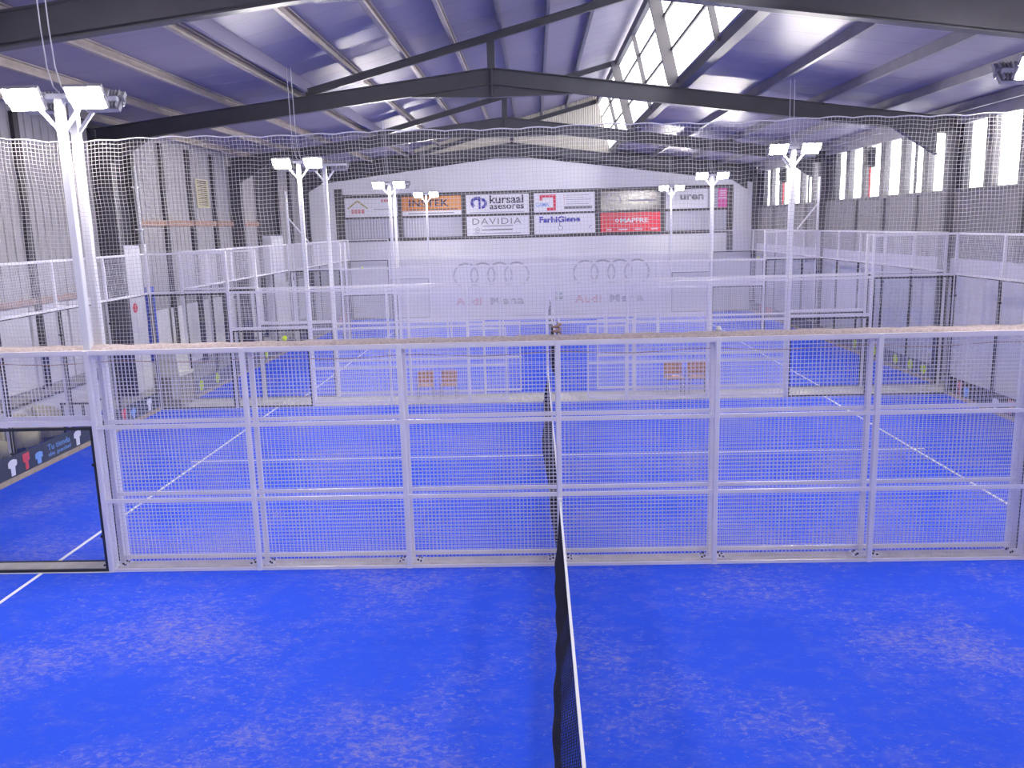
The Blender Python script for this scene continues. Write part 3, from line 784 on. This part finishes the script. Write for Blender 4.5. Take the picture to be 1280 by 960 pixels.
# 4 GAMA
t, W_, H_ = sign('sponsor_sign', -0.28, 2.76, U0, U1, 'sign_white', 'white sign with a pink square bracket and light blue lettering')
mb = MB(); mb.box(0.30, 1.10, -0.016, -0.0105, 0.72, 0.86); mb.box(0.96, 1.10, -0.016, -0.0105, 0.08, 0.72); mb.box(0.66, 0.96, -0.016, -0.0105, 0.08, 0.22); mb.box(0.30, 0.44, -0.016, -0.0105, 0.58, 0.72)
mb.build('bracket_mark', 'ink_red', t)
txt(t, 'GAMA', 0.10, 0.28, 0.66, 0.20, 'ink_sky', bold=0.01)
for q in range(5):
    bars(t, 1.50, 1.54, 0.78-q*0.105, 0.82-q*0.105, 'ink_red', 'bullet'); bars(t, 1.60, (2.75, 2.5, 2.85, 2.4, 2.75)[q], 0.785-q*0.105, 0.815-q*0.105, 'ink_silver')
bars(t, 1.50, 2.9, 0.14, 0.26, 'ink_grey')
# 5 dark glossy emblem
t, W_, H_ = sign('sponsor_sign', 3.04, 6.02, U0, U1, 'sign_dark', 'dark glossy sign with a pale round emblem')
ringmesh(0.62, 0.50, 0.38, 0.05, 'ink_silver', t, name='emblem'); bars(t, 0.5, 0.74, 0.45, 0.52, 'ink_silver', 'emblem'); bars(t, 1.4, 2.7, 0.42, 0.52, 'ink_silver')
# 6 white
t, W_, H_ = sign('sponsor_sign', 6.27, 8.35, U0, U1, 'sign_white', 'white sign with one word of dark grey lettering')
txt(t, 'uren', 0.72, 0.42, 1.15, 0.26, 'ink_grey', bold=0.03)
t, W_, H_ = sign('sponsor_sign', 8.37, 8.84, U0, U1, 'poly_grey', 'narrow grey board between the white and the pink sign')
for q in range(6): bars(t, 0.06, 0.41, 0.12+q*0.13, 0.16+q*0.13, 'ink_grey')
t, W_, H_ = sign('sponsor_sign', 8.86, 9.30, U0, U1, 'sign_pink', 'small pink sign at the end of the sponsor row')
for q in range(3): bars(t, 0.06, 0.38, 0.58+q*0.11, 0.62+q*0.11, 'sign_white')
bars(t, 0.02, 0.42, 0.46, 0.50, 'sign_white')
# lower row
t, W_, H_ = sign('sponsor_sign', -3.66, -0.52, L0, L1, 'sign_white', 'white sign with wide spaced grey capitals and a small circle logo')
txt(t, 'DAVIDIA', 0.28, 0.55, 2.45, 0.30, 'ink_grey', space=1.15); bars(t, 0.8, 2.3, 0.44, 0.49, 'ink_silver')
ringmesh(0.52, 0.28, 0.13, 0.02, 'ink_grey', t); bars(t, 0.46, 0.58, 0.25, 0.31, 'ink_grey', 'logo_dot'); bars(t, 0.75, 2.3, 0.25, 0.31, 'ink_grey'); bars(t, 0.35, 2.7, 0.08, 0.13, 'ink_silver')
t, W_, H_ = sign('sponsor_sign', -0.28, 2.76, L0, L1, 'sign_white', 'white sign with blue lettering and a small pointing hand')
txt(t, 'FarhiGiene', 0.25, 0.56, 2.05, 0.30, 'ink_blue', bold=0.045)
ringmesh(1.32, 0.28, 0.12, 0.025, 'ink_grey', t, name='hand_mark'); bars(t, 1.26, 1.30, 0.38, 0.58, 'ink_grey', 'hand_mark')
ringmesh(2.85, 0.28, 0.10, 0.02, 'ink_blue', t, a0=1.2, a1=3.6, name='swirl')
t, W_, H_ = sign('sponsor_sign', 3.04, 6.02, L0, L1, 'sign_red', 'bright red sign with bold white capitals')
txt(t, 'MAPFRE', 0.98, 0.46, 1.38, 0.22, 'sign_white', bold=0.03)
ringmesh(0.82, 0.57, 0.09, 0.04, 'sign_white', t, name='emblem')
for a, b_ in ((0.3, 0.55), (0.9, 1.35), (1.7, 2.1), (2.5, 2.85)): bars(t, a, b_, 0.10, 0.15, 'sign_white')
def corr(x0, x1, label):
    mbc = MB(); n = int((x1-x0)/0.07)
    for q in range(n+1): mbc.v += [((x1-x0)*q/n, -0.02 if q % 2 else 0.0, 0), ((x1-x0)*q/n, -0.02 if q % 2 else 0.0, L1-L0)]
    for q in range(n): mbc.f.append((2*q, 2*q+2, 2*q+3, 2*q+1))
    tag(mbc.build('corrugated_panel', 'poly_grey', loc=(x0, YB-0.04, L0)), label, 'panel', 'grey corrugated wall panels')
corr(-9.84, -7.13, 'grey corrugated panel under the house logo sign'); corr(-6.88, -3.90, 'grey corrugated panel under the orange sign')
corr(6.27, 9.30, 'grey corrugated panel beside the red sign')
# two big car-dealer banners low on the wall
def ring_banner(x0, label):
    t = thing('wall_banner', label, 'banner', (x0, YB-0.08, 0.12), group='pale banners with four linked rings')
    put('sheet', boxmesh('sheet', (5.3, 0.012, 2.95), 'sign_white'), t, (2.65, 0, 0))
    for q in range(4): ringmesh(1.35+q*0.86, 1.92, 0.65, 0.09, 'ink_silver', t, n=36)
    put('lettering', text_mesh('Audi', 1.35, 0.42, 'ink_rust', bold=0.03, space=1.1), t, (0.78, -0.008, 0.42))
    put('lettering', text_mesh('Mena', 1.72, 0.42, 'ink_grey', bold=0.03, space=1.1), t, (2.55, -0.008, 0.42))
ring_banner(-5.15, 'pale ring-logo banner low on the far wall, below the violet emblem sign')
ring_banner(0.92, 'pale ring-logo banner low on the far wall, beside the green exit sign')
# exit sign
t = thing('exit_sign', 'small green exit sign with a white running figure', 'sign', (0.62, YB-0.10, 0.72))
put('board', boxmesh('exit_board', (0.46, 0.02, 0.38), 'exit_green'), t, (0.23, 0, 0))
mb = MB(); mb.sphere((0.14, -0.012, 0.30), 0.03, 10, 6, (1, .2, 1)); mb.bar((0.14, -0.012, 0.26), (0.17, -0.012, 0.16), 0.006, 0.035)
mb.bar((0.17, -0.012, 0.16), (0.23, -0.012, 0.08), 0.006, 0.025); mb.bar((0.17, -0.012, 0.16), (0.12, -0.012, 0.06), 0.006, 0.025)
mb.bar((0.14, -0.012, 0.25), (0.22, -0.012, 0.22), 0.006, 0.02); mb.bar((0.14, -0.012, 0.25), (0.08, -0.012, 0.20), 0.006, 0.02)
mb.build('running_figure', 'sign_white', t)
mb = MB(); mb.box(0.35, 0.39, -0.016, -0.0105, 0.10, 0.24); mb.build('door_mark', 'sign_white', t)

# ------------------------------------------------------------------ banners at the foot of the end walls
def foot_banner(x, y0, y1, mat, label, sg):
    """sg +1: faces +x (stands against the low-x end)"""
    t = thing('foot_banner', label, 'banner', (x, y0, 0))
    MB().box(-0.012, 0.0, 0, y1-y0, 0.11, 0.50).build('sheet', mat, t)
    MB().box(-0.02, 0.02, 0, y1-y0, 0.013, 0.11).build('base_strip', 'sand_strip', t)
    return t
def shape(t, pts, mat, y, z, sg, name):
    mb = MB(); e = 0.006
    i = [(sg*0.013, y+p[0], z+p[1]) for p in pts]
    mb.prism([(y+p[0], z+p[1]) for p in pts], 0, 0.001 if sg > 0 else -0.019, 0.007 if sg > 0 else -0.013)
    mb.build(name, mat, t)
SHIRT = [(-0.06, 0), (0.06, 0), (0.07, 0.16), (0.13, 0.18), (0.14, 0.27), (0.05, 0.30), (-0.05, 0.30), (-0.12, 0.26), (-0.13, 0.17), (-0.06, 0.15)]
FLAG = [(-0.05, 0), (0.05, 0.01), (0.045, 0.16), (0.10, 0.17), (0.10, 0.32), (-0.11, 0.31), (-0.11, 0.16), (-0.05, 0.15)]
TEE = [(-0.06, 0), (0.06, 0), (0.07, 0.12), (0.12, 0.10), (0.12, 0.2), (0.05, 0.23), (-0.05, 0.23), (-0.12, 0.2), (-0.12, 0.1), (-0.07, 0.12)]
t = foot_banner(-9.955, 10.6, 20.35, 'banner_slate', 'slate clothing banner with white shirts and red pennants, facing the blue turf', 1)
for y, s_, m_ in ((3.62, SHIRT, 'sign_white'), (4.05, FLAG, 'ink_red'), (4.45, TEE, 'ink_sky'), (5.85, SHIRT, 'sign_white'), (6.65, FLAG, 'ink_red'), (7.9, FLAG, 'ink_red'),
                  (8.35, TEE, 'ink_sky'), (9.2, SHIRT, 'sign_white'), (1.2, SHIRT, 'sign_white'), (1.8, FLAG, 'ink_red'), (2.2, TEE, 'ink_sky')):
    shape(t, s_, m_, y, 0.14, 1, 'print_shape')
lm = text_mesh('Tu tienda', 0.8, 0.12, 'ink_sky'); put('lettering', lm, t, (0.008, 4.75, 0.30), (0, 0, math.pi/2))
lm = text_mesh('de padel', 0.8, 0.10, 'ink_sky'); put('lettering', lm, t, (0.008, 4.75, 0.16), (0, 0, math.pi/2))
t = foot_banner(9.965, 10.6, 20.35, 'banner_black', 'black banner with a few pink and white shapes, facing the blue turf', -1)
for y, s_, m_ in ((9.2, FLAG, 'ink_rust'), (8.9, TEE, 'ink_sky'), (7.6, TEE, 'sign_white'), (7.0, FLAG, 'ink_rust'), (5.6, SHIRT, 'sign_white'), (4.2, FLAG, 'ink_rust')):
    shape(t, s_, m_, y, 0.14, -1, 'print_shape')
t = foot_banner(-9.955+D3, 21.9, 31.4, 'banner_grey', 'grey banner with round yellow balls, on the louvre wall side', 1)
for y in (0.4, 1.6, 3.0, 4.6, 6.2): shape(t, [(0.15*math.cos(a*math.pi/6), 0.15*math.sin(a*math.pi/6)) for a in range(12)], 'ball_yellow', y, 0.30, 1, 'printed_ball')
t = foot_banner(9.965+D3, 21.9, 31.4, 'banner_grey', 'grey banner with round yellow balls, on the window wall side', -1)
for y in (0.6, 1.4, 2.4, 4.0, 5.6): shape(t, [(0.15*math.cos(a*math.pi/6), 0.15*math.sin(a*math.pi/6)) for a in range(12)], 'ball_yellow', y, 0.30, -1, 'printed_ball')
t = foot_banner(-9.955+D4, 32.1, 41.5, 'banner_grey', 'grey banner with a red end, on the last court by the dark uprights', 1)
shape(t, [(0, -0.15), (2.2, -0.15), (2.2, 0.18), (0, 0.18)], 'ink_rust', 6.6, 0.30, 1, 'red_field')
t = foot_banner(9.965+D4, 32.1, 41.5, 'banner_grey', 'grey banner with a red end, on the last court by the farthest windows', -1)
shape(t, [(0, -0.15), (2.2, -0.15), (2.2, 0.18), (0, 0.18)], 'ink_rust', 5.6, 0.30, -1, 'red_field')

# ------------------------------------------------------------------ tennis balls
def ball(p, mat, label):
    t = thing('tennis_ball', label, 'ball', p)
    MB().sphere((0, 0, 0.033), 0.033, 16, 10).build('felt', mat, t, smooth=True)
    mbx = MB().tube([(0.0335*math.cos(a)*math.cos(0.55*math.sin(2*a)), 0.0335*math.sin(a)*math.cos(0.55*math.sin(2*a)), 0.033+0.0335*math.sin(0.55*math.sin(2*a))) for a in [2*math.pi*q/28 for q in range(29)]], 0.0018, 4)
    mbx.build('seam', 'tape_white', t)
ball((-3.47, 10.11, 3.058), 'ball_yellow', 'yellow tennis ball resting on the bunched foot of the hanging net')
ball((2.03, 10.12, 3.058), 'ball_pale', 'pale worn ball resting on the bunched foot of the hanging net')
ball((-7.25+0.4, 31.60, 3.001), 'ball_yellow', 'yellow ball lodged on the farther fence rail, dark-upright wall side')
ball((8.1, 31.60, 3.02), 'ball_yellow', 'yellow ball lodged on the farther fence rail, window side')
t = thing('rope_bundle', 'brown bundle of rope tied on the hanging net above the court net', 'rope', (0.0, 10.15, 3.06))
MB().tube([(0.05*math.cos(q*0.9), 0.05*math.sin(q*0.9), 0.01+0.008*q) for q in range(16)], 0.014, 6).build('coil', 'girt', t, smooth=True)
MB().tube([(0, 0, 0.0), (0.03, 0, 0.06), (0, 0, 0.16)], 0.01, 5).build('tail', 'brown_grey', t, smooth=True)

# ------------------------------------------------------------------ chairs on the walkway
def chair(x, y, rz, sc, label):
    t = thing('stacking_chair', label, 'chair', (x, y, 0.001), rz, 'wooden chairs on the walkway'); t.scale = (sc, sc, sc)
    # curved seat and back shells (front is -y)
    def shell(pts, wd, th, curve):
        mb = MB(); nx = 6
        for (yy, zz) in pts:
            for q in range(nx+1):
                u = q/nx*2-1
                mb.v.append((wd/2*u, yy + curve*(-(u*u)), zz))
        n = len(pts)
        for a in range(n-1):
            for q in range(nx): i = a*(nx+1)+q; mb.f.append((i, i+1, i+nx+2, i+nx+1))
        me = mb.mesh('shell', 'seat_wood', True); return me
    s_ = put('seat', shell([(-0.22, 0.425), (-0.20, 0.445), (0.0, 0.44), (0.16, 0.435), (0.20, 0.45)], 0.44, 0.012, 0.0), t)
    b_ = put('backrest', shell([(0.19, 0.47), (0.205, 0.55), (0.225, 0.68), (0.245, 0.79), (0.25, 0.80)], 0.43, 0.012, 0.03), t)
    for o in (s_, b_):
        md = o.modifiers.new('thickness', 'SOLIDIFY'); md.thickness = 0.014
    for sx in (-1, 1):
        MB().tube([(sx*0.215, -0.20, 0), (sx*0.20, -0.185, 0.43)], 0.012, 8).build('leg', 'chrome', t, smooth=True)
        MB().tube([(sx*0.215, 0.24, 0), (sx*0.205, 0.20, 0.43), (sx*0.20, 0.235, 0.72)], 0.012, 8).build('leg', 'chrome', t, smooth=True)
        MB().tube([(sx*0.235, 0.22, 0.60), (sx*0.25, 0.0, 0.64), (sx*0.24, -0.17, 0.62), (sx*0.21, -0.19, 0.44)], 0.011, 8).build('armrest', 'chrome', t, smooth=True)
    MB().tube([(-0.20, -0.185, 0.42), (0.20, -0.185, 0.42)], 0.011, 6).tube([(-0.2, 0.2, 0.42), (0.2, 0.2, 0.42)], 0.011, 6).build('seat_frame', 'chrome', t)
chair(-3.18, 21.0, 0.05, 0.95, 'brown wooden chair on the walkway nearer the counter, outer one of its pair')
chair(-2.58, 21.02, -0.04, 0.95, 'brown wooden chair on the walkway nearer the counter, beside the gateway')
chair(3.28, 21.12, 0.03, 1.08, 'lighter orange wooden chair on the walkway nearer the windows, beside the gateway')
chair(3.88, 21.14, -0.06, 1.08, 'lighter orange wooden chair on the walkway nearer the windows, outer one of its pair')

# ------------------------------------------------------------------ left corridor furniture
t = thing('bar_counter', 'long white counter with a dark-edged top along the side wall', 'counter', (-11.88, 12.7, 0))
MB().box(0.03, 0.30, 0.05, 7.9, 0.014, 0.86).build('front_panel', 'board_white', t)
MB().box(0.0, 0.38, 0, 8.0, 0.90, 0.95).build('worktop', 'counter_top', t)
MB().box(0.34, 0.385, 0, 8.0, 0.84, 0.90).build('edge', 'band_dark', t)
def tub(x, y, rz, label):
    t = thing('tub_chair', label, 'armchair', (x, y, 0.013), rz, 'beige tub chairs before the counter')
    mb = MB(); n = 20
    for q in range(n+1):
        a = math.pi*(-0.15) + math.pi*1.3*q/n
        h = 0.62+0.16*math.sin(max(0, min(1, q/n))*math.pi)
        for r, z in ((0.30, 0.12), (0.33, h-0.03), (0.31, h), (0.26, h), (0.24, h-0.03), (0.24, 0.12)):
            mb.v.append((r*math.cos(a), r*math.sin(a), z))
    for q in range(n):
        for e in range(6): mb.f.append((q*6+e, q*6+6+e, q*6+6+(e+1) % 6, q*6+(e+1) % 6))
    mb.f.append(tuple(range(6))); mb.f.append(tuple(n*6+e for e in range(5, -1, -1)))
    mb.build('back_shell', 'beige', t, smooth=True)
    c = MB(); c.tube([(0, 0, 0.12), (0, 0, 0.36), (0, 0, 0.42)], [0.245, 0.25, 0.22], 20); c.build('seat_cushion', 'beige', t, smooth=True)
    for a in (0.8, 2.4, 3.9, 5.5): MB().tube([(0.2*math.cos(a), 0.2*math.sin(a), 0), (0.2*math.cos(a), 0.2*math.sin(a), 0.13)], 0.02, 8).build('leg', 'brown_grey', t)
tub(-11.13, 15.55, 2.0, 'beige tub chair before the counter, at its open end'); tub(-11.13, 16.55, 1.4, 'beige tub chair before the counter, middle of three')
tub(-11.13, 17.5, 1.7, 'beige tub chair before the counter, beside the black table')
t = thing('side_table', 'low black-framed table between counter and glass end wall', 'table', (-10.85, 18.55, 0.013))
MB().box(-0.35, 0.35, -0.45, 0.45, 0.70, 0.73).build('table_top', 'board_white', t)
MB().box(-0.36, 0.36, -0.46, 0.46, 0.66, 0.70).build('apron', 'banner_black', t)
for sx in (-1, 1):
    for sy in (-1, 1): MB().box(sx*0.33-0.02, sx*0.33+0.02, sy*0.43-0.02, sy*0.43+0.02, 0, 0.66).build('leg', 'banner_black', t)
t = thing('storage_bench', 'cream lidded bench at the end of the chair walkway', 'bench', (-9.85, 21.12, 0.001))
MB().box(-0.33, 0.33, -0.42, 0.42, 0.06, 0.82).build('box', 'brown_grey', t); MB().box(-0.36, 0.36, -0.45, 0.45, 0.82, 0.90).build('lid', 'cream', t)
mb = MB(); mb.prism([(-0.30, 0.90), (0.30, 0.90), (0.26, 1.40), (-0.22, 1.46)], 1, -0.36, 0.36); mb.build('cushion_stack', 'cream', t)
MB().box(0.10, 0.30, -0.44, -0.42, 0.25, 0.80).build('front_panel', 'cream', t)
for sx in (-0.27, 0.27):
    for sy in (-0.36, 0.36): MB().box(sx-0.03, sx+0.03, sy-0.03, sy+0.03, 0, 0.06).build('foot', 'brown_grey', t)
def locker(y0, y1, h, label, red):
    t = thing('tall_locker', label, 'locker', (WL-0.08, y0, 0))
    L = y1-y0
    MB().box(0, 0.38, 0, L, 0, h).build('body', 'wall_white', t)
    for q in range(2): MB().box(0.38, 0.40, L*q/2+0.02, L*(q+1)/2-0.02, 0.08, h-0.08).build('door', 'cladding_white', t)
    if red:
        mb = MB().tube([(0.401, L*0.45, 2.42), (0.408, L*0.45, 2.42)], 0.14, 16); mb.build('red_emblem', 'ink_red', t)
locker(22.62, 23.85, 4.17, 'tall white locker with a red emblem in the first dark wall bay', True)
locker(36.2, 37.9, 4.30, 'tall white locker in the second dark wall bay', False)
t = thing('padded_post', 'blue padded post on a white foot beside the tall locker', 'post', (WL+0.32, 24.06, 0))
MB().box(-0.12, 0.12, -0.14, 0.14, 0.72, 2.95).build('pad', 'pad_blue', t); MB().box(-0.11, 0.11, -0.13, 0.13, 0, 0.72).build('foot', 'board_white', t)
MB().box(-0.06, 0.06, -0.06, 0.06, 2.95, 4.2).build('post', 'lamp_white', t)
t = thing('wall_pipe', 'white vertical pipe on the grey wall above the locker', 'pipe', (WL+0.22, 24.22, 0))
MB().tube([(0, 0, 4.2), (0, 0, 6.42)], 0.05, 10).build('pipe', 'lamp_white', t, smooth=True)
for z in (4.6, 5.8): MB().box(-0.12, 0.06, -0.06, 0.06, z, z+0.04).build('clip', 'lamp_white', t)
t = thing('wall_vent', 'yellowish louvred vent high on the grey wall', 'vent', (WL+0.02, 29.12, 5.36))
mb = MB(); mb.box(0, 0.05, 0, 1.02, 0, 0.04); mb.box(0, 0.05, 0, 1.02, 0.94, 0.98); mb.box(0, 0.05, 0, 0.04, 0.04, 0.94); mb.box(0, 0.05, 0.98, 1.02, 0.04, 0.94); mb.build('frame', 'louvre', t)
MB().box(0.0, 0.012, 0.04, 0.98, 0.04, 0.94).build('backing', 'wall_dark', t)
sl = MB().prism([(0.012, 0.035), (0.05, 0.0), (0.055, 0.008), (0.016, 0.045)], 1, 0.04, 0.98).mesh('slat', 'louvre')
for q in range(13): put('slat', sl, t, (0, 0, 0.05+q*0.067))
# heaters in front of the windows
for n, (y, nm) in enumerate(((27.9, 'middle'), (37.55, 'farthest'))):
    t = thing('wall_heater', 'dark heater on a red pipe before the %s window row' % nm, 'heater', (WR-0.10, y, 0))
    MB().tube([(0, 0, 5.08), (0, 0, 6.2)], 0.03, 8).build('pipe', 'pipe_red', t)
    mb = MB(); mb.box(-0.12, 0.06, -0.28, 0.05, 6.0, 6.62); mb.box(-0.2, -0.12, -0.2, 0.0, 6.1, 6.5); mb.build('body', 'heater_dark', t)
    MB().tube([(-0.05, 0.05, 6.40), (-0.05, 0.30, 6.40)], 0.09, 10).build('burner', 'heater_dark', t)
